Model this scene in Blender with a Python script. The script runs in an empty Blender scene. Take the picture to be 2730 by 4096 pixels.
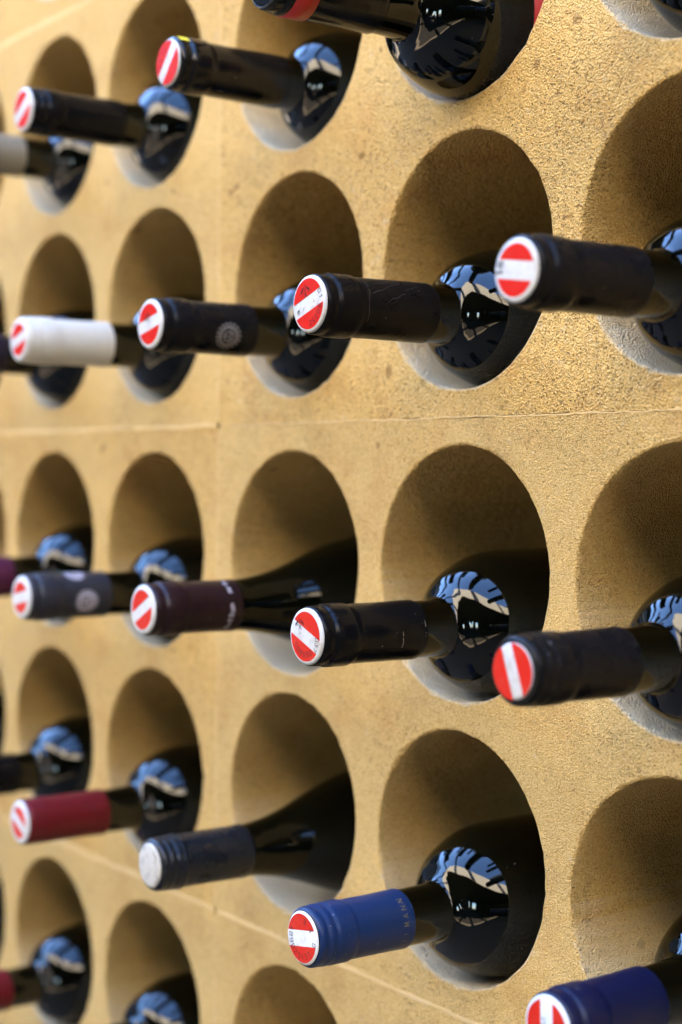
import bpy, math, random
from mathutils import Vector, Matrix, noise as mnoise

C = bpy.context.scene.collection
SC = bpy.context.scene
R = math.radians

# ------------------------------------------------------------------ camera
cam_d = bpy.data.cameras.new("camera")
cam = bpy.data.objects.new("camera", cam_d)
C.objects.link(cam)
SC.camera = cam
CAM = Vector((0.7725231, -0.5206440, -0.0270328))
YAW, PITCH, ROLL = 0.9418792, -0.0267421, 0.0080714
f_ = Vector((-math.sin(YAW) * math.cos(PITCH), math.cos(YAW) * math.cos(PITCH), math.sin(PITCH)))
r0_ = Vector((math.cos(YAW), math.sin(YAW), 0))
u0_ = r0_.cross(f_)
r_ = math.cos(ROLL) * r0_ + math.sin(ROLL) * u0_
u_ = -math.sin(ROLL) * r0_ + math.cos(ROLL) * u0_
cam.matrix_world = Matrix(((r_.x, u_.x, -f_.x, CAM.x), (r_.y, u_.y, -f_.y, CAM.y),
                           (r_.z, u_.z, -f_.z, CAM.z), (0, 0, 0, 1)))
cam_d.sensor_fit = 'HORIZONTAL'
cam_d.sensor_width = 24.0
cam_d.lens = 55.51
cam_d.clip_start = 0.02
cam_d.clip_end = 500
cam_d.dof.use_dof = True
cam_d.dof.focus_distance = 0.745
cam_d.dof.aperture_fstop = 4.6
cam_d.dof.aperture_blades = 9

# ------------------------------------------------------------------ sky, sun, exposure
SUN_DIR = Vector((-0.50, 0.42, 0.76)).normalized()      # towards the sun
SUN_EL = math.asin(SUN_DIR.z)
SUN_AZ = math.atan2(SUN_DIR.x, SUN_DIR.y)
w = bpy.data.worlds.new("World")
SC.world = w
w.use_nodes = True
nt = w.node_tree
sky = nt.nodes.new('ShaderNodeTexSky')
sky.sky_type = 'NISHITA'
sky.sun_disc = False
sky.sun_elevation = SUN_EL
sky.sun_rotation = SUN_AZ
sky.ozone_density = 8.0
sky.dust_density = 0.2
nt.links.new(sky.outputs[0], nt.nodes['Background'].inputs['Color'])
nt.nodes['Background'].inputs['Strength'].default_value = 0.10
sun_d = bpy.data.lights.new("sun", 'SUN')
sun_d.energy = 5.0
sun_d.angle = R(0.53)
sun_d.color = (1.0, 0.90, 0.74)
sun = bpy.data.objects.new("sun", sun_d)
C.objects.link(sun)
sun.rotation_euler = SUN_DIR.to_track_quat('Z', 'Y').to_euler()

SC.view_settings.view_transform = 'Standard'
SC.view_settings.look = 'None'
SC.view_settings.gamma = 1.0
SC.view_settings.exposure = 5.05
SC.cycles.use_denoising = True
SC.cycles.denoising_prefilter = 'ACCURATE'
SC.cycles.max_bounces = 8
SC.cycles.diffuse_bounces = 5
SC.cycles.glossy_bounces = 4
SC.cycles.caustics_reflective = False
SC.cycles.caustics_refractive = False

# ------------------------------------------------------------------ helpers
def mesh_obj(name, V, F, mats, parent=None, smooth=False, midx=None):
    me = bpy.data.meshes.new(name)
    me.from_pydata(V, [], F)
    for m in (mats if isinstance(mats, (list, tuple)) else [mats]):
        me.materials.append(m)
    if midx:
        me.polygons.foreach_set('material_index', midx)
    if smooth is True:
        me.polygons.foreach_set('use_smooth', [True] * len(me.polygons))
    elif smooth:
        me.polygons.foreach_set('use_smooth', smooth)
    me.update()
    o = bpy.data.objects.new(name, me)
    C.objects.link(o)
    if parent:
        o.parent = parent
    return o

def empty(name, loc, label=None, cat=None, group=None):
    o = bpy.data.objects.new(name, None)
    o.empty_display_size = 0.03
    C.objects.link(o)
    o.location = loc
    if label:
        o['label'] = label
    if cat:
        o['category'] = cat
    if group:
        o['group'] = group
    return o

def box(name, a, b, mat, parent=None, kind=None):
    (x0, y0, z0), (x1, y1, z1) = a, b
    V = [(x0, y0, z0), (x1, y0, z0), (x1, y1, z0), (x0, y1, z0), (x0, y0, z1), (x1, y0, z1), (x1, y1, z1), (x0, y1, z1)]
    F = [(0, 3, 2, 1), (4, 5, 6, 7), (0, 1, 5, 4), (1, 2, 6, 5), (2, 3, 7, 6), (3, 0, 4, 7)]
    o = mesh_obj(name, V, F, mat, parent)
    if kind:
        o['kind'] = kind
    return o

class N:
    """small node-tree writer"""
    def __init__(s, name):
        s.m = bpy.data.materials.new(name)
        s.m.use_nodes = True
        s.t = s.m.node_tree
        s.b = s.t.nodes['Principled BSDF']
    def n(s, typ, **kw):
        x = s.t.nodes.new(typ)
        for k, v in kw.items():
            setattr(x, k, v)
        return x
    def l(s, a, b):
        s.t.links.new(a, b)
    def noise(s, vec, scale, detail=3, rough=0.55):
        x = s.n('ShaderNodeTexNoise')
        x.inputs['Scale'].default_value = scale
        x.inputs['Detail'].default_value = detail
        x.inputs['Roughness'].default_value = rough
        if vec is not None:
            s.l(vec, x.inputs['Vector'])
        return x.outputs['Fac']
    def ramp(s, fac, stops):
        x = s.n('ShaderNodeValToRGB')
        e = x.color_ramp.elements
        while len(e) < len(stops):
            e.new(0.5)
        for i, (p, c) in enumerate(stops):
            e[i].position = p
            e[i].color = (c if hasattr(c, '__len__') else (c, c, c)) + (1,) if hasattr(c, '__len__') else (c, c, c, 1)
        s.l(fac, x.inputs[0])
        return x.outputs[0]
    def mix(s, fac, a, b, blend='MIX'):
        x = s.n('ShaderNodeMix', data_type='RGBA', blend_type=blend)
        for v, i in ((fac, 0), (a, 6), (b, 7)):
            if hasattr(v, 'default_value') or hasattr(v, 'is_linked'):
                s.l(v, x.inputs[i])
            elif hasattr(v, '__len__'):
                x.inputs[i].default_value = tuple(v) + (1,)
            else:
                x.inputs[i].default_value = v
        return x.outputs[2]
    def math(s, op, a, b=0.0, clamp=False):
        x = s.n('ShaderNodeMath', operation=op, use_clamp=clamp)
        for v, i in ((a, 0), (b, 1)):
            if hasattr(v, 'is_linked'):
                s.l(v, x.inputs[i])
            else:
                x.inputs[i].default_value = v
        return x.outputs[0]
    def bump(s, h, dist, strength=1.0):
        x = s.n('ShaderNodeBump')
        x.inputs['Strength'].default_value = strength
        x.inputs['Distance'].default_value = dist
        s.l(h, x.inputs['Height'])
        s.l(x.outputs[0], s.b.inputs['Normal'])
    def set(s, color=None, rough=None, metal=None, spec=None, ior=None, coat=None):
        for k, v in (('Base Color', color), ('Roughness', rough), ('Metallic', metal), ('Specular IOR Level', spec),
                     ('IOR', ior), ('Coat Weight', coat)):
            if v is None:
                continue
            if hasattr(v, 'is_linked'):
                s.l(v, s.b.inputs[k])
            elif hasattr(v, '__len__'):
                s.b.inputs[k].default_value = tuple(v) + (1,)
            else:
                s.b.inputs[k].default_value = v
        return s.m

# ------------------------------------------------------------------ materials
def stone(name, light, mid, dark, pore_scale, pore_cut, bump_d, seed, dust_and_light=0.0):
    n = N(name)
    geo = n.n('ShaderNodeNewGeometry')
    off = n.n('ShaderNodeVectorMath', operation='ADD')
    off.inputs[1].default_value = (seed, seed * 1.7, seed * 0.6)
    n.l(geo.outputs['Position'], off.inputs[0])
    P = off.outputs[0]
    big = n.noise(P, 9, 4)
    med = n.noise(P, 45, 4, 0.6)
    fine = n.noise(P, 620, 3, 0.65)
    col = n.mix(n.ramp(big, [(0.35, 0.0), (0.68, 1.0)]), light, mid)
    stain = n.ramp(n.noise(P, 24, 5, 0.62), [(0.51, 0.0), (0.72, 1.0)])
    col = n.mix(n.math('MULTIPLY', stain, 0.75), col, dark)
    col = n.mix(n.ramp(med, [(0.3, 0.35), (0.7, 0.0)]), col, tuple(c * 0.80 for c in light))
    pale = n.ramp(n.noise(P, 130, 2), [(0.66, 0.0), (0.76, 0.55)])
    col = n.mix(pale, col, (0.70, 0.55, 0.31))
    # pores
    v1 = n.n('ShaderNodeTexVoronoi')
    v1.inputs['Scale'].default_value = pore_scale
    v1.inputs['Randomness'].default_value = 1.0
    n.l(P, v1.inputs['Vector'])
    sel = n.noise(P, pore_scale * 0.30, 2)
    zone = n.ramp(n.noise(P, 14, 3), [(0.35, 0.0), (0.68, 1.0)])       # some areas are more pitted
    cs = n.n('ShaderNodeSeparateColor')
    n.l(v1.outputs['Color'], cs.inputs[0])
    each = n.math('MULTIPLY', n.math('POWER', cs.outputs[0], 1.6), 1.25)              # every pore its own size
    cut = n.math('MULTIPLY', n.math('MULTIPLY', each, n.math('ADD', n.math('ADD', n.math('MULTIPLY', sel, 0.8), 0.5), n.math('MULTIPLY', zone, 0.35))), pore_cut)
    pore = n.math('SUBTRACT', cut, v1.outputs['Distance'])
    pore = n.math('MULTIPLY', pore, 4.0, clamp=True)       # 1 in the pore
    col = n.mix(n.math('MULTIPLY', pore, 0.75), col, tuple(c * 0.5 for c in dark))
    v3 = n.n('ShaderNodeTexVoronoi')
    v3.inputs['Scale'].default_value = pore_scale * 1.3
    n.l(P, v3.inputs['Vector'])
    c3 = n.n('ShaderNodeSeparateColor')
    n.l(v3.outputs['Color'], c3.inputs[0])
    grain = c3.outputs[1]
    col = n.mix(grain, n.mix(0.30, col, (0.30, 0.18, 0.05)), n.mix(0.24, col, (0.90, 0.74, 0.40)))
    rare = n.ramp(n.noise(P, 75, 1), [(0.755, 0.0), (0.775, 1.0)])
    col = n.mix(n.math('MULTIPLY', rare, 0.6), col, (0.22, 0.11, 0.03))
    if dust_and_light:
        sep = n.n('ShaderNodeSeparateXYZ')
        n.l(geo.outputs['True Normal'], sep.inputs[0])
        up = n.math('ADD', sep.outputs['Z'], n.math('MULTIPLY', n.math('SUBTRACT', med, 0.5), 0.5))
        d = n.ramp(up, [(0.05, 0.0), (0.75, 1.0)])
        col = n.mix(n.math('MULTIPLY', d, dust_and_light), col, (0.66, 0.57, 0.39))  # pale dust, with the sky light on the bore floors painted in
    h = n.math('MULTIPLY', pore, -1.7)
    v2 = n.n('ShaderNodeTexVoronoi')                       # rounded sand grains
    v2.inputs['Scale'].default_value = pore_scale * 1.15
    n.l(P, v2.inputs['Vector'])
    h = n.math('ADD', h, n.math('MULTIPLY', v2.outputs['Distance'], -1.3))
    h = n.math('ADD', h, n.math('MULTIPLY', fine, 0.5))
    h = n.math('ADD', h, n.math('MULTIPLY', n.noise(P, 40, 2), 1.2))
    n.bump(h, bump_d, 1.0)
    return n.set(col, 0.92, spec=0.2)

L1, M1, D1 = (0.72, 0.460, 0.138), (0.64, 0.384, 0.104), (0.50, 0.225, 0.044)
L2, M2, D2 = (0.73, 0.484, 0.162), (0.65, 0.406, 0.120), (0.51, 0.255, 0.056)
STONE = [stone("coarse_stone", L1, M1, D1, 800, 0.46, 0.00062, 1.3), stone("fine_stone", L2, M2, D2, 1000, 0.41, 0.00052, 7.1)]
BORE = [stone("coarse_bore", L1, M1, D1, 780, 0.42, 0.0010, 1.3, 0.85), stone("fine_bore", L2, M2, D2, 900, 0.42, 0.0008, 7.1, 0.85)]

RIM = stone('worn_lit_rim', (0.78, 0.60, 0.34), (0.74, 0.52, 0.24), (0.64, 0.40, 0.15), 900, 0.40, 0.0008, 3.3)  # worn edge, with caught light put into its paler colour

def mortar_mat():
    n = N("mortar")
    geo = n.n('ShaderNodeNewGeometry')
    P = geo.outputs['Position']
    a = n.noise(P, 60, 4)
    f = n.noise(P, 700, 3)
    col = n.mix(n.ramp(a, [(0.35, 0.0), (0.7, 1.0)]), (0.72, 0.52, 0.25), (0.66, 0.46, 0.19))
    n.bump(f, 0.0004)
    return n.set(col, 0.95, spec=0.15)
MORTAR = mortar_mat()

def glass_mat(name="dark_bottle_glass", spec=0.40):
    n = N(name)
    tc = n.n('ShaderNodeTexCoord')
    oi = n.n('ShaderNodeObjectInfo')
    off = n.n('ShaderNodeVectorMath', operation='ADD')
    n.l(tc.outputs['Object'], off.inputs[0])
    n.l(oi.outputs['Location'], off.inputs[1])
    P = off.outputs[0]
    d = n.noise(P, 55, 4)
    rough = n.ramp(d, [(0.35, 0.015), (0.8, 0.06)])
    spk = n.ramp(n.noise(P, 420, 1), [(0.775, 0.0), (0.80, 1.0)])
    col = n.mix(n.math('MULTIPLY', spk, 0.25), (0.0012, 0.0015, 0.0007), (0.2, 0.19, 0.16))
    n.bump(n.noise(P, 20, 2), 0.0008, 0.7)
    return n.set(col, rough, ior=1.50, spec=spec)
GLASS = glass_mat()

FOILS = {}
def foil(name, col, rough=0.38, metal=0.0, wear=0.02, wrinkle=0.0002, spec=0.5):
    if name in FOILS:
        return FOILS[name]
    n = N(name)
    tc = n.n('ShaderNodeTexCoord')
    P = tc.outputs['Object']
    a = n.noise(P, 90, 4)
    s = n.ramp(n.noise(P, 500, 1), [(0.765, 0.0), (0.80, 1.0)])
    dusty = n.mix(n.math('MULTIPLY', a, wear * 2), col, (0.4, 0.37, 0.32))
    c = n.mix(n.math('MULTIPLY', s, 0.35), dusty, (0.45, 0.42, 0.38))
    st = n.n('ShaderNodeMapping')
    st.inputs['Scale'].default_value = (1, 0.25, 1)
    n.l(P, st.inputs['Vector'])
    wr = n.noise(st.outputs[0], 120, 4, 0.6)
    n.bump(wr, wrinkle, 1.0)
    FOILS[name] = n.set(c, n.ramp(a, [(0.2, rough - 0.08), (0.8, rough + 0.1)]), metal, spec)
    return FOILS[name]

def flat(name, col, rough=0.5, spec=0.4, wear=0.1, dirt=(0.35, 0.30, 0.24), bump=0.00004):
    n = N(name)
    tc = n.n('ShaderNodeTexCoord')
    oi = n.n('ShaderNodeObjectInfo')
    off = n.n('ShaderNodeVectorMath', operation='ADD')
    n.l(tc.outputs['Object'], off.inputs[0])
    n.l(oi.outputs['Location'], off.inputs[1])
    a = n.noise(off.outputs[0], 160, 4, 0.65)
    c = n.mix(n.math('MULTIPLY', n.ramp(a, [(0.5, 0.0), (0.8, 1.0)]), wear), col, dirt)
    n.bump(n.noise(off.outputs[0], 240, 2), bump)
    return n.set(c, rough, spec=spec)
WHITE = flat("seal_white", (0.56, 0.575, 0.57), 0.42, 0.5, 0.8)
RED = flat("seal_red", (0.55, 0.014, 0.006), 0.32, 0.16, 0.16, (0.55, 0.16, 0.11), 0.00010)
INK = flat("print_ink", (0.012, 0.012, 0.014), 0.5, 0.3, 0.05)
SILVER = flat("worn_silver", (0.50, 0.485, 0.43), 0.42, 0.6, 1.6, (0.20, 0.185, 0.155), 0.0002)
GOLDINK = flat("dull_gold_print", (0.16, 0.12, 0.045), 0.45, 0.5)
GREYINK = flat("grey_print", (0.16, 0.155, 0.16), 0.5, 0.4)
PALEINK = flat("pale_print", (0.42, 0.40, 0.48), 0.5, 0.4)
YELLOW = flat("yellow_sticker", (0.72, 0.62, 0.02), 0.5, 0.4)
LABELRED = flat("red_label", (0.42, 0.012, 0.014), 0.5, 0.4)

# ------------------------------------------------------------------ setting seen only as light and reflection
def plain(name, col, scale, rough=0.9, var=0.25):
    n = N(name)
    geo = n.n('ShaderNodeNewGeometry')
    a = n.noise(geo.outputs['Position'], scale, 5)
    return n.set(n.mix(n.ramp(a, [(0.3, 0.0), (0.7, 1.0)]), tuple(c * (1 - var) for c in col), col), rough, spec=0.3)
M_FLOOR = plain("stone_paving", (0.028, 0.024, 0.02), 6)
M_BOUNCE = plain("bounce_paving", (0.17, 0.135, 0.095), 5)
M_DARK = plain("dark_panelling", (0.06, 0.05, 0.044), 4)
M_BEAM = plain("pale_fascia", (0.52, 0.475, 0.40), 3, var=0.12)
M_STEEL = plain("dark_steel", (0.02, 0.021, 0.024), 8, 0.6)
M_PLASTER = plain("ochre_plaster", (0.50, 0.36, 0.18), 5)

GROUND_Z = -1.25
box("ground", (-60, -60, GROUND_Z - 0.2), (60, 60, GROUND_Z), M_FLOOR, kind='structure')
box("bounce_strip", (-9, -2.35, GROUND_Z + 0.004), (10, 0.36, GROUND_Z + 0.04), M_BOUNCE, kind='structure')  # added strip out of view, bounces fill light into the hole ceilings
box("sky_block_wall", (-9, 0.36, GROUND_Z), (10, 0.60, 3.3), M_PLASTER, kind='structure')  # unseen wall, added to block the sky behind the rack
# upper floor over the hall opposite, turned against the rack wall; its pale edge catches the sun
HALL = empty("hall", (-2.64, -2.98, 0))
HALL["kind"] = "structure"
HALL.rotation_euler = (0, 0, R(17))
E0, E1 = 1.52, 2.62
box("upper_floor", (0.1, -9.0, E0 + 0.02), (12, -0.1, E1 - 0.02), M_DARK, HALL, kind='structure')
box("floor_edge", (0, -0.1, E0), (12, 0, E1), M_BEAM, HALL, kind='structure')
box("floor_edge", (0, -9.0, E0 + 0.3), (0.1, -0.103, E1), M_BEAM, HALL, kind='structure')
def hall_wall(x0, x1, z0, z1):
    box("hall_wall", (x0, -9.3, z0), (x1, -9.02, z1), M_DARK, HALL, kind='structure')
hall_wall(0, 1.7, GROUND_Z, 2.6)
hall_wall(1.7, 2.05, 1.0, 2.6); hall_wall(1.7, 2.05, GROUND_Z, -0.7)
hall_wall(2.05, 3.5, GROUND_Z, 2.6)
hall_wall(3.5, 4.7, 1.0, 2.6); hall_wall(3.5, 4.7, GROUND_Z, -0.7)
hall_wall(4.7, 12.3, GROUND_Z, 2.6)
box("hall_wall", (12.0, -9.0, GROUND_Z), (12.3, -0.1, 1.7), M_DARK, HALL, kind='structure')
box("glare_block_wall", (-16, -20.3, GROUND_Z), (0, -20, 7.5), M_DARK, kind='structure')  # unseen walls, added and raised to cut low sky glare on the seals
box("glare_block_wall", (-16.3, -20, GROUND_Z), (-16, 0.36, 6.4), M_DARK, kind='structure')
# glazing bars of the glass roof between the rack wall and the hall
def rafter(x, wd, tilt=0.0):
    o = box("roof_rafter", (-wd / 2, -14.0, 3.10), (wd / 2, 0.36, 3.34), M_STEEL, kind='structure')
    o.location.x = x
    o.rotation_euler.z = tilt
for x, wd in ((5.4, 0.14), (2.95, 0.20), (-0.28, 0.36), (-2.1, 0.17), (-4.9, 0.2), (-7.6, 0.2), (-10.2, 0.2)):
    rafter(x, wd)

# ------------------------------------------------------------------ rack wall
D = 0.130
PX, JX, PZ, JZ = 0.1502212, 0.0163971, 0.1454000, 0.0156856
FINE = {(1, 1): (2.0, .8, -.9), (1, 2): (-1.9, .2, -.5), (1, 3): (-.6, -1, .1), (2, 1): (-.1, 1.2, -1), (2, 2): (1.1, .9, -.7),
        (2, 3): (1.5, 0, 0), (2, 4): (1.1, -1.1, .2), (2, 5): (.4, 0, 0), (3, 1): (-.3, -.1, -.4), (3, 2): (1.2, -1, -.1),
        (3, 3): (-1.1, -1.2, 1), (3, 4): (1, 1, 1), (3, 5): (-.4, 1.6, .2), (4, 1): (-.6, -.9, -.7), (4, 2): (1.4, -1.1, -.5),
        (4, 3): (-.6, 2.2, -1), (4, 4): (.6, .5, .5), (4, 5): (-1.2, .1, .2), (5, 1): (-.1, .1, -.4), (5, 2): (-.5, .6, 0), (5, 3): (2.1, .3, -.2)}
def cell_x(c):
    k = c // 3 - 1            # columns 3..5 are block 0
    return (c - 3) * PX + JX / 2 + k * JX if k < 0 or k > 0 else (c - 3) * PX + JX / 2
def cell_z(r):
    b = (r - 1) // 2          # rows 1,2 -> 0 ; 3,4 -> 1
    return PZ * (2.5 - r) + JZ * (0.5 - b + 0.0) if True else 0
def hole(r, c):
    dx, dz, dd = FINE.get((r, c), (0, 0, 0))
    x = cell_x(c)
    if c == 0:
        x -= 0.0022
    return x + dx / 1000, cell_z(r) + dz / 1000, (D + dd / 1000) / 2

NSEG = 144
def ring_noise(rng, amp, chips):
    ph = [rng.uniform(0, 6.283) for _ in range(9)]
    am = [rng.uniform(0.3, 1) * amp / (1 + 0.12 * k) for k in range(9)]
    fr = [3, 5, 8, 11, 17, 23, 31, 43, 57]
    ch = [(rng.uniform(0, 6.283), rng.uniform(0.02, 0.07), rng.uniform(0.4, 1.0) * chips) for _ in range(15)]
    out = []
    for i in range(NSEG):
        t = 6.28318 * i / NSEG
        v = sum(a * math.sin(f * t + p) for a, f, p in zip(am, fr, ph)) * 0.35
        for c0, wd, hgt in ch:
            dlt = abs((t - c0 + math.pi) % 6.28318 - math.pi)
            if dlt < wd:
                v += hgt * (1 - dlt / wd)
        out.append(v)
    return out

rack = empty("wine_rack_wall", (0, 0.18, cell_z(6) - PZ / 2 - JZ / 2), "honey coloured stone wall of round bottle holes behind all the bottles", "wine rack")
RZ = rack.location.z
BLOCK_D = 0.34
def build_block(bc, br, style):
    """one stone of 3 x 2 holes; bc block column (0 -> columns 3..5), br block row (0 -> rows 1,2)"""
    rng = random.Random(bc * 31 + br * 17 + 5)
    cols = [bc * 3 + 3 + k for k in range(3)]
    rows = [br * 2 + 1, br * 2 + 2]
    gap = 0.0005
    xs = [cell_x(cols[0]) - PX / 2 - JX / 2 + gap, cell_x(cols[0]) + PX / 2, cell_x(cols[1]) + PX / 2, cell_x(cols[2]) + PX / 2 + JX / 2 - gap]
    zs = [cell_z(rows[0]) + PZ / 2 + JZ / 2 - gap, cell_z(rows[0]) - PZ / 2, cell_z(rows[1]) - PZ / 2 - JZ / 2 + gap]
    V, F, MI, SM = [], [], [], []
    def add(fs, mi, sm):
        for q in fs:
            F.append(q); MI.append(mi); SM.append(sm)
    for ri, r in enumerate(rows):
        for ci, c in enumerate(cols):
            hx, hz, hr = hole(r, c)
            x0, x1, z1, z0 = xs[ci], xs[ci + 1], zs[ri], zs[ri + 1]
            n_out = ring_noise(rng, 0.00055, 0.0014)
            n_in = ring_noise(rng, 0.00035, 0.0003)
            b = len(V)
            # square border, outer bevel, rim, bore
            for i in range(NSEG):
                t = 6.28318530718 * (i + 0.5) / NSEG
                dx, dz = math.cos(t), math.sin(t)
                k = 1e9
                if dx > 1e-9: k = min(k, (x1 - hx) / dx)
                if dx < -1e-9: k = min(k, (x0 - hx) / dx)
                if dz > 1e-9: k = min(k, (z1 - hz) / dz)
                if dz < -1e-9: k = min(k, (z0 - hz) / dz)
                V.append((hx + dx * k, 0.0, hz + dz * k))
            # pull the four nearest border vertices onto the true corners
            for (cxx, czz) in ((x0, z0), (x1, z0), (x0, z1), (x1, z1)):
                a = math.atan2(czz - hz, cxx - hx)
                i = int(round(a / 6.28318530718 * NSEG - 0.5)) % NSEG
                V[b + i] = (cxx, 0.0, czz)
            rings = [(0.0012, 0.0, 1.0, 0), (0.0003, 0.0005, 0.8, 0), (0.0, 0.0014, 0, 1), (0.0, 0.008, 0, 1), (0, 0.03, 0, 1), (0, 0.09, 0, 1), (0, 0.27, 0, 1)]
            for (dr, y, wn, kind) in rings:
                for i in range(NSEG):
                    t = 6.28318530718 * (i + 0.5) / NSEG
                    rr = hr + dr + (n_out[i] * wn if kind == 0 else n_in[i])
                    V.append((hx + rr * math.cos(t), y, hz + rr * math.sin(t)))
            V.append((hx, 0.272, hz))
            for q in range(len(rings)):
                o0, o1 = b + q * NSEG, b + (q + 1) * NSEG
                fs = [(o0 + i, o0 + (i + 1) % NSEG, o1 + (i + 1) % NSEG, o1 + i) for i in range(NSEG)]
                add(fs, 1 if q >= 2 else 0, q >= 3)
                if q == 1:                                   # lower lip: chips, plus the light they catch painted paler
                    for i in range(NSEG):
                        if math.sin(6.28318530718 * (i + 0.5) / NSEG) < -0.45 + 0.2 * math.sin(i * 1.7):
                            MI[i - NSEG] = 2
            o0 = b + len(rings) * NSEG
            add([(o0 + i, o0 + (i + 1) % NSEG, o0 + NSEG) for i in range(NSEG)], 1, False)
    # sides and back
    b = len(V)
    x0, x1, z1, z0 = xs[0], xs[-1], zs[0], zs[-1]
    V += [(x0, 0, z0), (x1, 0, z0), (x1, 0, z1), (x0, 0, z1), (x0, BLOCK_D, z0), (x1, BLOCK_D, z0), (x1, BLOCK_D, z1), (x0, BLOCK_D, z1)]
    add([(b, b + 4, b + 5, b + 1), (b + 1, b + 5, b + 6, b + 2), (b + 2, b + 6, b + 7, b + 3), (b + 3, b + 7, b + 4, b), (b + 4, b + 7, b + 6, b + 5)], 0, False)
    ox, oz = (x0 + x1) / 2, z0
    V = [(x - ox, y, z - oz) for x, y, z in V]
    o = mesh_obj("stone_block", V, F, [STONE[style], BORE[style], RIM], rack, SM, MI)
    o.location = (ox, -0.18, oz - RZ)
    return xs, zs

STYLE = {(0, 0): 0, (0, 1): 1, (0, 2): 1, (-1, 0): 1, (-1, 1): 0, (-1, 2): 1}
for bc in (-2, -1, 0, 1):
    for br in (-1, 0, 1, 2):
        XS, ZS = build_block(bc, br, STYLE.get((bc, br), (bc + br) % 2))

# mortar: ragged bands squeezed out of the joints, thin where the stones nearly touch
def mortar(kind, pos, a0, a1, width, proud, seed):
    rng = random.Random(seed)
    n = int((a1 - a0) / 0.0022)
    V, F = [], []
    for i in range(n + 1):
        a = a0 + (a1 - a0) * i / n
        wob = mnoise.noise(Vector((a * 38, seed * 3.1, 0))) * 0.0009 + mnoise.noise(Vector((a * 160, seed, 3))) * 0.0004
        hw = width * (0.55 + 0.75 * max(0.0, mnoise.noise(Vector((a * 14, seed * 1.7, 9))) + 0.35)) * 0.5
        e0 = hw + rng.uniform(-0.0003, 0.0003) + 0.0008 * max(0, mnoise.noise(Vector((a * 90, 1.3, seed))))
        e1 = hw + rng.uniform(-0.0003, 0.0003) + 0.0012 * max(0, mnoise.noise(Vector((a * 90, 7.7, seed))))
        e0, e1 = max(e0, 0.00045), max(e1, 0.00045)
        for e, y in ((wob - e0, 0.0003), (wob - e0 * 0.5, -proud), (wob + e1 * 0.5, -proud), (wob + e1, 0.0003)):
            V.append((a, y, pos + e) if kind == 'h' else (pos + e, y, a))
    for i in range(n):
        for k in range(3):
            q = (i * 4 + k, (i + 1) * 4 + k, (i + 1) * 4 + k + 1, i * 4 + k + 1)
            F.append(q if kind == 'h' else q[::-1])
    V = [(x, y - 0.18, z - RZ) for x, y, z in V]
    mesh_obj("mortar_joint", V, F, MORTAR, rack, True)
XL, XR = cell_x(-3) - 0.08, cell_x(8) + 0.08
ZT, ZB = cell_z(-1) + 0.08, cell_z(6) - 0.08
XV = (cell_x(2) + cell_x(3)) / 2
for br in (0, 1, 2):
    z = cell_z(br * 2 + 1) + PZ / 2 + JZ / 2
    wd = (0.0052, 0.0030, 0.0056)[br]
    mortar('h', z, XL, XV - 0.002, wd * 1.15, 0.0002, br + 1)
    mortar('h', z, XV + 0.002, XR, wd * (0.42 if br == 1 else 0.9), 0.0001, br + 11)
for k, x in enumerate((XV - 3 * PX - JX, XV, XV + 3 * PX + JX)):
    for br in (-1, 0, 1, 2):
        zt = cell_z(br * 2 + 1) + PZ / 2 + JZ / 2 - 0.0035
        zb = cell_z(br * 2 + 2) - PZ / 2 - JZ / 2 + 0.0035
        mortar('v', x, zb, zt, 0.0018, 0.0001, 40 + k * 7 + br)
# plinth the rack stands on
box("plinth", (XL, 0.0, GROUND_Z + 0.042), (XR, BLOCK_D, RZ - 0.001), STONE[0], kind='structure')

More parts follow.
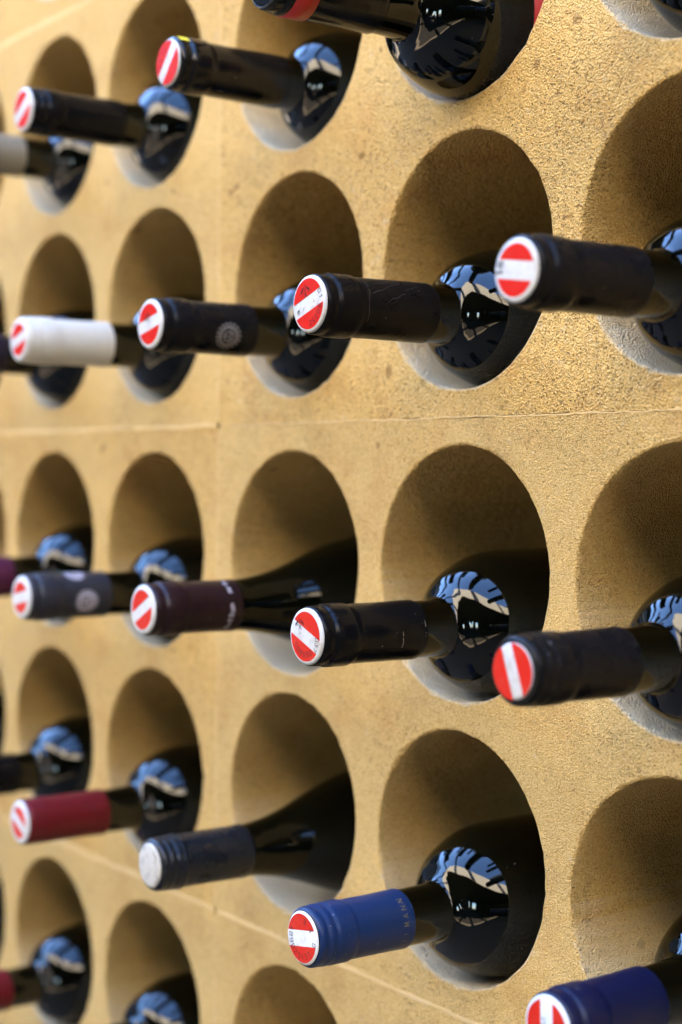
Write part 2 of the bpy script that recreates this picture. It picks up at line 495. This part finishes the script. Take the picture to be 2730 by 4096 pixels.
# ------------------------------------------------------------------ strokes for lettering and emblems
GL = {'0': [[(0, 0), (0, 6), (4, 6), (4, 0), (0, 0)]], '1': [[(1, 4.5), (2.5, 6), (2.5, 0)]], '2': [[(0, 5), (1, 6), (3, 6), (4, 5), (4, 4), (0, 0), (4, 0)]],
      '3': [[(0, 6), (4, 6), (2, 3.5), (4, 2), (3, 0), (0, 0)]], '4': [[(3, 0), (3, 6), (0, 2), (4, 2)]], '5': [[(4, 6), (0, 6), (0, 3.5), (3, 3.5), (4, 2.5), (4, 1), (3, 0), (0, 0)]],
      '6': [[(4, 6), (1, 6), (0, 4), (0, 0), (4, 0), (4, 3), (0, 3)]], '7': [[(0, 6), (4, 6), (1.5, 0)]], '8': [[(0, 3), (0, 6), (4, 6), (4, 3), (0, 3), (0, 0), (4, 0), (4, 3)]],
      '9': [[(4, 3), (0, 3), (0, 6), (4, 6), (4, 2), (3, 0), (0, 0)]], 'A': [[(0, 0), (2, 6), (4, 0)], [(0.8, 2), (3.2, 2)]], 'H': [[(0, 0), (0, 6)], [(4, 0), (4, 6)], [(0, 3), (4, 3)]],
      'I': [[(2, 0), (2, 6)]], 'L': [[(0, 6), (0, 0), (4, 0)]], 'M': [[(0, 0), (0.5, 6), (2, 1), (3.5, 6), (4, 0)]], 'N': [[(0, 0), (0, 6), (4, 0), (4, 6)]],
      'm': [[(0, 0), (0, 4), (2, 4), (2, 0)], [(2, 4), (4, 4), (4, 0)]], 'E': [[(4, 6), (0, 6), (0, 0), (4, 0)], [(0, 3), (3, 3)]], 'Y': [[(0, 6), (2, 3), (4, 6)], [(2, 3), (2, 0)]],
      'a': [[(3, 4), (1, 4), (0, 2), (1, 0), (3, 0.5), (3, 4), (3.2, 0)]], 'u': [[(0, 4), (0, 1), (1, 0), (3, 1), (3, 4), (3.3, 0)]], 't': [[(1.5, 6), (1.5, 0.5), (2.5, 0)], [(0, 4), (3, 4)]],
      'n': [[(0, 0), (0, 4), (0.3, 3), (2, 4), (3, 3), (3, 0)]], 'r': [[(0, 0), (0, 4), (0.5, 3), (2, 4)]], '.': [[(1.8, 0), (2.2, 0)]], '-': [[(1, 3), (3, 3)]]}

def strokes_mesh(name, lines, width, mapf, mat, parent):
    """flat ribbons along 2-D polylines; mapf places a 2-D point on the surface"""
    V, F = [], []
    for ln in lines:
        pts = []
        for (x0, y0), (x1, y1) in zip(ln[:-1], ln[1:]):
            m = max(1, int(math.hypot(x1 - x0, y1 - y0) / 0.0012))
            pts += [(x0 + (x1 - x0) * k / m, y0 + (y1 - y0) * k / m) for k in range(m)]
        pts.append(ln[-1])
        for (x0, y0), (x1, y1) in zip(pts[:-1], pts[1:]):
            dx, dy = x1 - x0, y1 - y0
            d = math.hypot(dx, dy) or 1e-9
            nx, ny = -dy / d * width / 2, dx / d * width / 2
            ex, ey = dx / d * width * 0.3, dy / d * width * 0.3
            b = len(V)
            for p in ((x0 - ex + nx, y0 - ey + ny), (x0 - ex - nx, y0 - ey - ny), (x1 + ex - nx, y1 + ey - ny), (x1 + ex + nx, y1 + ey + ny)):
                V.append(mapf(*p))
            F.append((b, b + 1, b + 2, b + 3))
    return mesh_obj(name, V, F, mat, parent)

def glyph(ch, x, y, h, ang, up_dir=None):
    s = h / 6
    ca, sa = math.cos(ang), math.sin(ang)
    return [[(x + ca * (px - 2) * s - sa * (py - 3) * s, y + sa * (px - 2) * s + ca * (py - 3) * s) for px, py in ln] for ln in GL[ch]]

def arc_text(txt, rad, a0, da, h, flip=False):
    out = []
    for k, ch in enumerate(txt):
        if ch == ' ' or ch not in GL:
            continue
        a = R(a0 + da * k)
        out += glyph(ch, rad * math.cos(a), rad * math.sin(a), h, a + (math.pi / 2 if flip else -math.pi / 2))
    return out

def eagle(cx, cy, s, ang):
    L = [[(0, -3), (0, 2)], [(-0.8, 2.6), (0, 3.4), (0.9, 2.8), (0, 2.2)], [(0, -1), (-1.6, -3)], [(0, -1), (1.6, -3)], [(-0.9, -0.4), (0.9, -0.4), (0, -2.2), (-0.9, -0.4)]]
    for sg in (-1, 1):
        for k in range(5):
            L.append([(sg * (1.1 + 0.2 * k), 1.8 - 0.15 * k), (sg * (2.0 + 0.55 * k), 2.2 - 0.5 * k), (sg * (2.3 + 0.45 * k), -0.4 - 0.35 * k + 0.3 * k)])
        L.append([(sg * 0.4, 0.8), (sg * 1.4, 2.4), (sg * 4.2, 0.4)])
    ca, sa = math.cos(ang), math.sin(ang)
    return [[(cx + s * (ca * x - sa * y), cy + s * (sa * x + ca * y)) for x, y in ln] for ln in L]

def crest(cx, cy, s):
    L = [[(cx + s * q * math.cos(R(a)), cy + s * q * math.sin(R(a))) for a in range(0, 361, 15)] for q in (0.66, 0.74)]
    for a in range(0, 360, 20):                      # ring of worn lettering
        L.append([(cx + s * 0.84 * math.cos(R(a)), cy + s * 0.84 * math.sin(R(a))), (cx + s * 1.04 * math.cos(R(a + 4)), cy + s * 1.04 * math.sin(R(a + 4))),
                  (cx + s * 0.92 * math.cos(R(a + 10)), cy + s * 0.92 * math.sin(R(a + 10)))])
    for pts in ([(-.35, -.2), (-.3, .3), (0, .45), (.3, .3), (.35, -.2), (0, -.45), (-.35, -.2)], [(-.2, .1), (-.05, .1)], [(.05, .1), (.2, .1)], [(0, .05), (0, -.15)],
                [(-.15, -.25), (.15, -.25)], [(-.5, .2), (-.35, .0)], [(.5, .2), (.35, .0)], [(-.3, .38), (-.1, .2)], [(.3, .38), (.12, .2)]):
        L.append([(cx + s * x, cy + s * y) for x, y in pts])
    return L

# ------------------------------------------------------------------ bottles
def catmull(P, sub):
    out = []
    for i in range(len(P) - 1):
        p0, p1, p2, p3 = P[max(i - 1, 0)], P[i], P[i + 1], P[min(i + 2, len(P) - 1)]
        for k in range(sub):
            t = k / sub
            def f(a, b, c, d):
                return 0.5 * (2 * b + (c - a) * t + (2 * a - 5 * b + 4 * c - d) * t * t + (3 * b - a - 3 * c + d) * t ** 3)
            out.append((f(p0[0], p1[0], p2[0], p3[0]), max(f(p0[1], p1[1], p2[1], p3[1]), 0.0)))
    out.append(P[-1])
    return out

def lathe(name, prof, mat, parent, seg=64, jit=None):
    """prof: (t, r) with t measured from the lip towards the base; lip at local y = -L"""
    V, F = [], []
    for j, (t, r) in enumerate(prof):
        for i in range(seg):
            a = 6.28318530718 * i / seg
            rr = r + (jit(t, a) if jit else 0)
            V.append((rr * math.cos(a), t, rr * math.sin(a)))
    for j in range(len(prof) - 1):
        for i in range(seg):
            i2 = (i + 1) % seg
            F.append((j * seg + i, j * seg + i2, (j + 1) * seg + i2, (j + 1) * seg + i))
    return mesh_obj(name, V, F, mat, parent, True)

mm = 0.001
SHOULDER = [(81.4, .012), (83, .087), (84.6, .197), (86.6, .34), (89.6, .49), (93.6, .62), (98.5, .735), (104.5, .845), (111, .93), (119, .982), (128, 1)]
def bordeaux(rb):
    P = [(1, 12.0), (2, 13.4), (24, 13.6), (50, 13.9), (70, 14.2), (77, 14.5), (80, 14.7)]
    P += [(t, 14.8 + (rb - 14.8) * g) for t, g in SHOULDER]
    return P + [(150, rb), (220, rb), (290, rb), (297, rb - 1.5), (300, rb - 6), (298, 22), (288, 6), (287, 0.2)]
def burgundy(rb):
    return [(1, 12.0), (2, 13.2), (24, 13.4), (50, 14.0), (58, 14.5), (67, 15.3), (77, 17.0), (87, 19.5), (97, 22.7), (107, 26.4), (117, 30.1), (129, 34.1), (143, 37.5), (158, rb - 1.0), (176, rb - 0.1), (195, rb), (240, rb), (288, rb), (296, rb - 2), (299, rb - 7), (296, 20), (288, 0.2)]

def capsule_prof(length, style):
    if style == 'screw':
        P = [(0.0, 11.2), (0.25, 12.6), (0.9, 13.8), (2.2, 14.5), (3.8, 14.7), (4.6, 14.35), (5.4, 14.3), (6.2, 14.8), (8.2, 14.95), (9.0, 14.5), (9.8, 14.5), (10.6, 15.0), (12.5, 15.15), (14.2, 15.15), (14.9, 15.5), (15.8, 15.5), (16.4, 14.7), (18.0, 14.6), (20, 14.75), (length - 0.4, 15.2), (length, 15.05), (length, 14.3)]
    elif style == 'smooth':
        P = [(0.0, 11.4), (0.2, 12.8), (0.9, 13.9), (2.4, 14.4), (14, 14.6), (18, 14.6), (20, 14.45), (40, 14.5), (length - 0.4, 14.85), (length, 14.75), (length, 13.8)]
    elif style == 'rings':
        P = [(0.0, 11.4), (0.2, 12.8), (0.8, 13.7), (1.8, 14.3), (4.0, 14.55), (4.8, 14.25), (5.6, 14.2), (6.5, 14.75), (8.5, 14.9), (9.6, 14.45), (10.6, 14.4), (11.4, 14.95), (13.2, 15.05), (20.6, 15.1), (21.8, 14.9), (22.8, 14.45), (24, 14.35), (45, 14.5), (length - 0.4, 14.85), (length, 14.75), (length, 13.9)]
    else:
        P = [(0.0, 11.4), (0.2, 12.8), (0.8, 13.8), (1.8, 14.3), (5.2, 14.5), (6.2, 14.15), (7.2, 14.2), (8.0, 14.9), (9.4, 15.25), (18.5, 15.35), (20.6, 15.2), (21.8, 14.7), (23, 14.5), (45, 14.6), (length - 0.4, 14.95), (length, 14.85), (length, 13.9)]
    return P

GROUP = "wine bottles lying in the stone rack"
GLASS_SLOPE = glass_mat('olive_bottle_glass', 0.22)
def bottle(r, c, tip, dz, label, foil_m, clen=58, cstyle='bead', shape='bordeaux', seal=None, wob=0.0):
    hx, hz, hr = hole(r, c)
    offs = (hr - 0.038) - dz
    rb = (hr - offs) / mm
    if shape == 'burgundy':
        rb = max(rb, 40.0)
    rb -= 0.12
    L = 0.300
    t = empty("wine_bottle", (hx, tip + L, hz - offs), label, "wine bottle", GROUP)
    P = bordeaux(rb) if shape == 'bordeaux' else burgundy(rb)
    prof = [(a * mm - L, b * mm) for a, b in catmull(P, 5)]
    lathe("glass_body", prof, GLASS if shape == "bordeaux" else GLASS_SLOPE, t, 72)
    cp = capsule_prof(clen, cstyle)
    cp = [(0.0, 0.2)] + cp
    dense = []
    for (a, b), (a2, b2) in zip(cp[:-1], cp[1:]):
        m = max(1, int((a2 - a) / 2.5)) if a > 0 else 1
        dense += [(a + (a2 - a) * k / m, b + (b2 - b) * k / m) for k in range(m)]
    dense.append(cp[-1])
    sd = r * 7.3 + c * 3.1
    jit = lambda q, a: 0.00012 * mnoise.noise(Vector((q * 260, math.cos(a) * 2.2 + sd, math.sin(a) * 2.2))) + wob * max(0.0, mnoise.noise(Vector((q * 160, math.cos(a) * 3 + sd, math.sin(a) * 3)))) * (1 if q > -L + 0.02 else 0)
    cap = lathe("capsule" if cstyle != 'screw' else "screw_cap", [(a * mm - L, b * mm) for a, b in dense], foil_m, t, 72, jit)
    if seal:
        make_seal(t, L, **seal)
    return t, cap, L

def make_seal(t, L, ang=0, r_out=13.6, r_red=11.4, band=0.30, white=WHITE, red=True, code=None, eagle_at=None, dimples=None, round_=True):
    y0 = -L
    sp = [(0.0 * mm + y0 - 0.0008, 0.0001), (y0 - 0.0008, (r_out - 1.6) * mm), (y0 - 0.0006, (r_out - 0.8) * mm), (y0 - 0.0001, (r_out - 0.2) * mm), (y0 + 0.0007, r_out * mm), (y0 + 0.0012, (r_out - 0.4) * mm)]
    s = lathe("seal", sp, white, t, 64)
    fy = y0 - 0.0008
    ca, sa = math.cos(R(ang)), math.sin(R(ang))
    def mp(dy):
        return lambda x, z: (x * ca - z * sa, fy - dy, x * sa + z * ca)
    if red:
        rr = r_red * mm
        hb = band * rr
        for sg in (1, -1):
            a0 = math.asin(hb / rr)
            pts = [(rr * math.cos(a0 + (math.pi - 2 * a0) * k / 28), sg * rr * math.sin(a0 + (math.pi - 2 * a0) * k / 28)) for k in range(29)]
            if sg < 0:
                pts = pts[::-1]
            f = mp(0.0001)
            V = [f(*p) for p in pts]
            mesh_obj("red_stripe", V, [tuple(range(len(V)))], RED, s)
    f2 = mp(0.00018)
    if code:
        strokes_mesh("serial_number", code, 0.00030, f2, INK, s)
    if eagle_at:
        strokes_mesh("eagle_emblem", eagle(*eagle_at), 0.00019, f2, INK, s)
    for d in (dimples or []):
        V, F = [], []
        n = 14
        for (rad, dy) in ((0.95, 0.00004), (0.75, 0.00030), (0.45, 0.00012), (0.0, 0.00006)):
            for i in range(n):
                a = 6.2832 * i / n
                V.append(mp(dy + 0.0001)(d[0] + rad * mm * math.cos(a), d[1] + rad * mm * math.sin(a)))
        for j in range(3):
            F += [(j * n + i, j * n + (i + 1) % n, (j + 1) * n + (i + 1) % n, (j + 1) * n + i) for i in range(n)]
        mesh_obj("dimple", V, F, WHITE, s, True)
    return s

def on_capsule(L, rad):
    """(arc length up the near side, distance from lip) -> point on the cylinder; arc 0 faces the viewer's side (+X, -Y)"""
    return lambda a, tt: (rad * math.cos(a / rad), tt - L, rad * math.sin(a / rad))

def capsule_print(name, lines, width, L, rad, mat, cap):
    strokes_mesh(name, lines, width, on_capsule(L, rad), mat, cap)

BLACK = foil("black_foil", (0.0035, 0.0035, 0.004), 0.20, wear=0.001, spec=0.13)
BLACK_W = foil("wrinkled_black_foil", (0.004, 0.0036, 0.0036), 0.30, wear=0.001, spec=0.11, wrinkle=0.0003)
BLACK_M = foil("matt_black_foil", (0.0055, 0.0055, 0.0065), 0.28, wear=0.001, spec=0.10)
SATIN = foil("satin_black_foil", (0.0028, 0.0028, 0.003), 0.18, wear=0.002, spec=0.3)
SLATE = foil("slate_foil", (0.016, 0.018, 0.026), 0.40, wear=0.006, spec=0.25)
INDIGO = foil("dark_slate_screwcap", (0.005, 0.0075, 0.012), 0.28, 0.0, wear=0.004, spec=0.3, wrinkle=0.00008)
WHITEF = foil("white_foil", (0.52, 0.52, 0.47), 0.40, wear=0.04)
WINE = foil("wine_red_foil", (0.10, 0.003, 0.007), 0.36, wear=0.004, spec=0.25)
MAROON = foil("maroon_foil", (0.011, 0.0024, 0.0045), 0.36, wear=0.004, spec=0.25)
BLUE = foil("blue_foil", (0.0045, 0.021, 0.080), 0.36, wear=0.003, spec=0.25)
NAVY = foil("navy_foil", (0.002, 0.0045, 0.030), 0.36, wear=0.002, spec=0.25)
PURPLE = foil("purple_foil", (0.060, 0.008, 0.032), 0.36, wear=0.004, spec=0.25)
CHAMP = foil("champagne_foil", (0.21, 0.195, 0.15), 0.36, 0.3, wear=0.02)
DUSK = foil("violet_black_foil", (0.009, 0.006, 0.014), 0.36, wear=0.004, spec=0.25)

q = mm
# row 1
bottle(1, 1, -0.088, 0, "bottle with grey champagne capsule cut off at the left edge, high up", CHAMP, 58)
bottle(1, 2, -0.0933, 0, "black ringed bottle with white rimmed red striped seal, at the upper left", BLACK, 66, 'rings', seal=dict(ang=30, r_red=11.4, band=0.30))
t, cap, L = bottle(1, 3, -0.0841, -0.0015, "black bottle with a yellow sticker on its neck ring", SATIN, 72, seal=dict(ang=48, r_out=12.9, r_red=12.0, band=0.26, code=arc_text("0 7 5 2", 7.5 * q, 60, 14, 2.2 * q)))
V = []
F = []
for i in range(7):
    a = R(48 + 28 * i / 6)
    for y in (0.0016, 0.0078):
        V.append((0.0149 * math.cos(a), y - L, 0.0149 * math.sin(a)))
for i in range(6):
    F.append((2 * i, 2 * i + 1, 2 * i + 3, 2 * i + 2))
sk = mesh_obj("sticker", V, F, YELLOW, cap, True)
t, cap, L = bottle(1, 4, -0.120, 0, "black bottle with a red neck ring cut off by the top edge", SATIN, 62)
lathe("red_ring", [(-L + 0.0105, 0.0140), (-L + 0.0106, 0.01555), (-L + 0.0225, 0.01555), (-L + 0.0226, 0.0140)], flat("red_foil_ring", (0.40, 0.014, 0.008), 0.3, 0.5), cap)
lathe("paper_label", [(-L + 0.1335, 0.0377), (-L + 0.1336, 0.0381), (-L + 0.262, 0.0382), (-L + 0.2621, 0.0379)], LABELRED, t)
bottle(1, 5, -0.095, 0, "bottle barely seen at the top right corner in its hole", BLACK_M, 58)
# row 2
bottle(2, 0, -0.100, 0, "bottle showing only a dark sliver at the left edge, level with the white capsule", BLACK, 58)
bottle(2, 1, -0.101, 0, "violet black bottle cut off at the left edge below the white capsule", DUSK, 58)
bottle(2, 2, -0.0969, -0.0011, "bottle with a white ringed capsule", WHITEF, 60, 'rings', seal=dict(ang=17, r_red=10.2, band=0.30))
t, cap, L = bottle(2, 3, -0.096, -0.0016, "black bottle with a grey crest, right of the white capsule", BLACK_M, 61, seal=dict(ang=13, r_red=11.2, band=0.30, eagle_at=(-1.0 * q, 3.6 * q, 0.8 * q, 0.3)))
capsule_print("printed_crest", crest(-5.5 * q, 42 * q, 7.6 * q), 0.0007, L, 0.01478, GREYINK, cap)
t, cap, L = bottle(2, 4, -0.0939, -0.0012, "wrinkled black bottle whose white rimmed seal has two dimples and an eagle", BLACK_W, 68, wob=0.00025,
       seal=dict(ang=19, r_red=12.0, band=0.30, code=arc_text("01", 10.6 * q, 12, -15, 2.3 * q) + arc_text("90252", 9.4 * q, -28, -17, 2.3 * q) + glyph('m', -8.6 * q, -0.6 * q, 2.8 * q, 0.1),
                 eagle_at=(-0.5 * q, 6.3 * q, 0.95 * q, -0.15), dimples=[(-4.6 * q, -0.3 * q), (4.3 * q, 0.2 * q)]))
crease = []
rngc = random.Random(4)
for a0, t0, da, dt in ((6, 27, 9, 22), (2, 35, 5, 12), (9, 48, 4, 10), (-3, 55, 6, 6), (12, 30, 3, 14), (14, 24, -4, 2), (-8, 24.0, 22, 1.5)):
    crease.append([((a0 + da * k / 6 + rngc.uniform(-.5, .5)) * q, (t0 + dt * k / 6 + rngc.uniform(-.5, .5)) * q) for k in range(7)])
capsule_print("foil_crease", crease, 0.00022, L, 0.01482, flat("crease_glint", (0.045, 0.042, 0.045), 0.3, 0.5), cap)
bottle(2, 5, -0.0989, -0.0015, "black dusty bottle with a blurred level striped seal, high at the right edge", BLACK_M, 62,
       seal=dict(ang=-8, r_out=12.9, r_red=10.6, band=0.36, code=arc_text("85", 10 * q, 170, 18, 2.6 * q) + arc_text("02", 8.6 * q, 168, 20, 2.4 * q)))
# row 3
bottle(3, 1, -0.095, 0, "bottle with a purple capsule cut off at the left edge", PURPLE, 58)
t, cap, L = bottle(3, 2, -0.0951, -0.0014, "bottle with a slate grey capsule and pale round crest", SLATE, 57, seal=dict(ang=11, r_red=10.0, band=0.34))
capsule_print("printed_crest", crest(-3.5 * q, 39 * q, 7.4 * q), 0.0007, L, 0.01478, PALEINK, cap)
capsule_print("printed_crest", crest(18.5 * q, 34 * q, 6.5 * q), 0.0007, L, 0.01478, PALEINK, cap)
t, cap, L = bottle(3, 3, -0.0981, 0.0043, "slope shouldered bottle with a maroon capsule and pale lettering", MAROON, 56, shape='burgundy', seal=dict(ang=29, r_red=11.0, band=0.28))
txt = []
for k, ch in enumerate("Auttun  nrtu"):
    if ch in GL:
        txt += glyph(ch, -13 * q + 2.9 * q * k, 48.5 * q, (4.4 if ch == 'A' else 3.3) * q, 0)
capsule_print("printed_name", [[(x, 97 * q - y) for x, y in ln] for ln in txt], 0.0007, L, 0.01478, PALEINK, cap)
t, cap, L = bottle(3, 4, -0.0941, 0.0008, "black bottle with a chipped white seal rim and falling stripe, in mid picture", BLACK, 62,
       seal=dict(ang=-22.5, r_red=11.8, band=0.29, code=arc_text("037", 9.7 * q, 18, -15, 2.3 * q) + arc_text("065805", 8.6 * q, -38, -18, 2.3 * q),
                 eagle_at=(-6.4 * q, 3.2 * q, 0.85 * q, 0.55), dimples=[(-5.2 * q, -0.2 * q), (3.8 * q, 0.1 * q)]))
capsule_print("scratch", [[(-2 * q, 46.6 * q), (-4 * q, 47.2 * q), (-7 * q, 47.0 * q)], [(1 * q, 46.5 * q), (-1 * q, 46.7 * q)], [(6 * q, 60.6 * q), (3 * q, 60.7 * q)], [(0, 60.8 * q), (-2 * q, 60.9 * q)]],
              0.00028, L, 0.01496, flat("bare_metal", (0.22, 0.20, 0.18), 0.35, 0.6), cap)
bottle(3, 5, -0.0974, -0.0004, "black bottle with a dark rimmed seal and steep white stripe", BLACK_M, 58, 'rings', seal=dict(ang=-70, r_out=11.6, r_red=11.4, band=0.27))
# row 4
bottle(4, 0, -0.098, 0, "bottle with only its shine showing at the left edge, above the red capsules", BLACK, 58)
bottle(4, 1, -0.098, 0, "black bottle cut off at the left edge, above the bright red capsule", BLACK, 66)
bottle(4, 2, -0.0959, 0, "bottle with a bright wine red capsule and white rimmed seal", WINE, 57, 'smooth', seal=dict(ang=-26, r_red=10.0, band=0.30))
bottle(4, 3, -0.0933, 0.0029, "slope shouldered bottle with a dark slate screw cap and silver end", INDIGO, 60, 'screw', shape='burgundy', seal=dict(r_out=12.4, red=False, white=SILVER))
t, cap, L = bottle(4, 4, -0.0946, 0.0023, "bottle with a bright blue capsule and thin gold lettering", BLUE, 57, 'rings',
       seal=dict(ang=10.4, r_out=12.9, r_red=11.6, band=0.33, white=flat("silvered_white", (0.70, 0.73, 0.76), 0.35, 0.5, 0.6), code=arc_text("A8902", 8.9 * q, 150, 19, 2.5 * q, True) + arc_text("5137", 8.9 * q, 247, 19, 2.3 * q, True) + arc_text("0", 10.2 * q, -16, 10, 2.2 * q) + arc_text("8 4", 8.8 * q, 62, -18, 2.2 * q)))
txt = []
for k, ch in enumerate("HILLMANN"):
    txt += glyph(ch, 0, 0, 3.0 * q, 0)and [[(x - 14.6 * q + 4.05 * q * k, y) for x, y in ln] for ln in glyph(ch, 0, 0, 3.0 * q, 0)]
capsule_print("printed_name", [[(x, 51.5 * q - y) for x, y in ln] for ln in txt], 0.00030, L, 0.01476, GOLDINK, cap)
bottle(4, 5, -0.0757, -0.001, "bottle with a deep navy capsule in the lower right corner", NAVY, 56, seal=dict(ang=92, r_out=13.3, r_red=11.6, band=0.30, white=flat("cool_white", (0.66, 0.74, 0.80), 0.35, 0.5, 0.3), code=arc_text("22", 3 * q, 30, 60, 2.4 * q)))
# row 5
bottle(5, 0, -0.098, 0, "bottle showing only a dark sliver at the lower left edge, below the red capsules", BLACK, 58)
bottle(5, 1, -0.096, 0, "bottle with a dark red capsule cut off at the lower left edge", WINE, 58)
bottle(5, 2, -0.096, 0, "bottle in the lowest hole showing only its shiny shoulder", BLACK, 58)
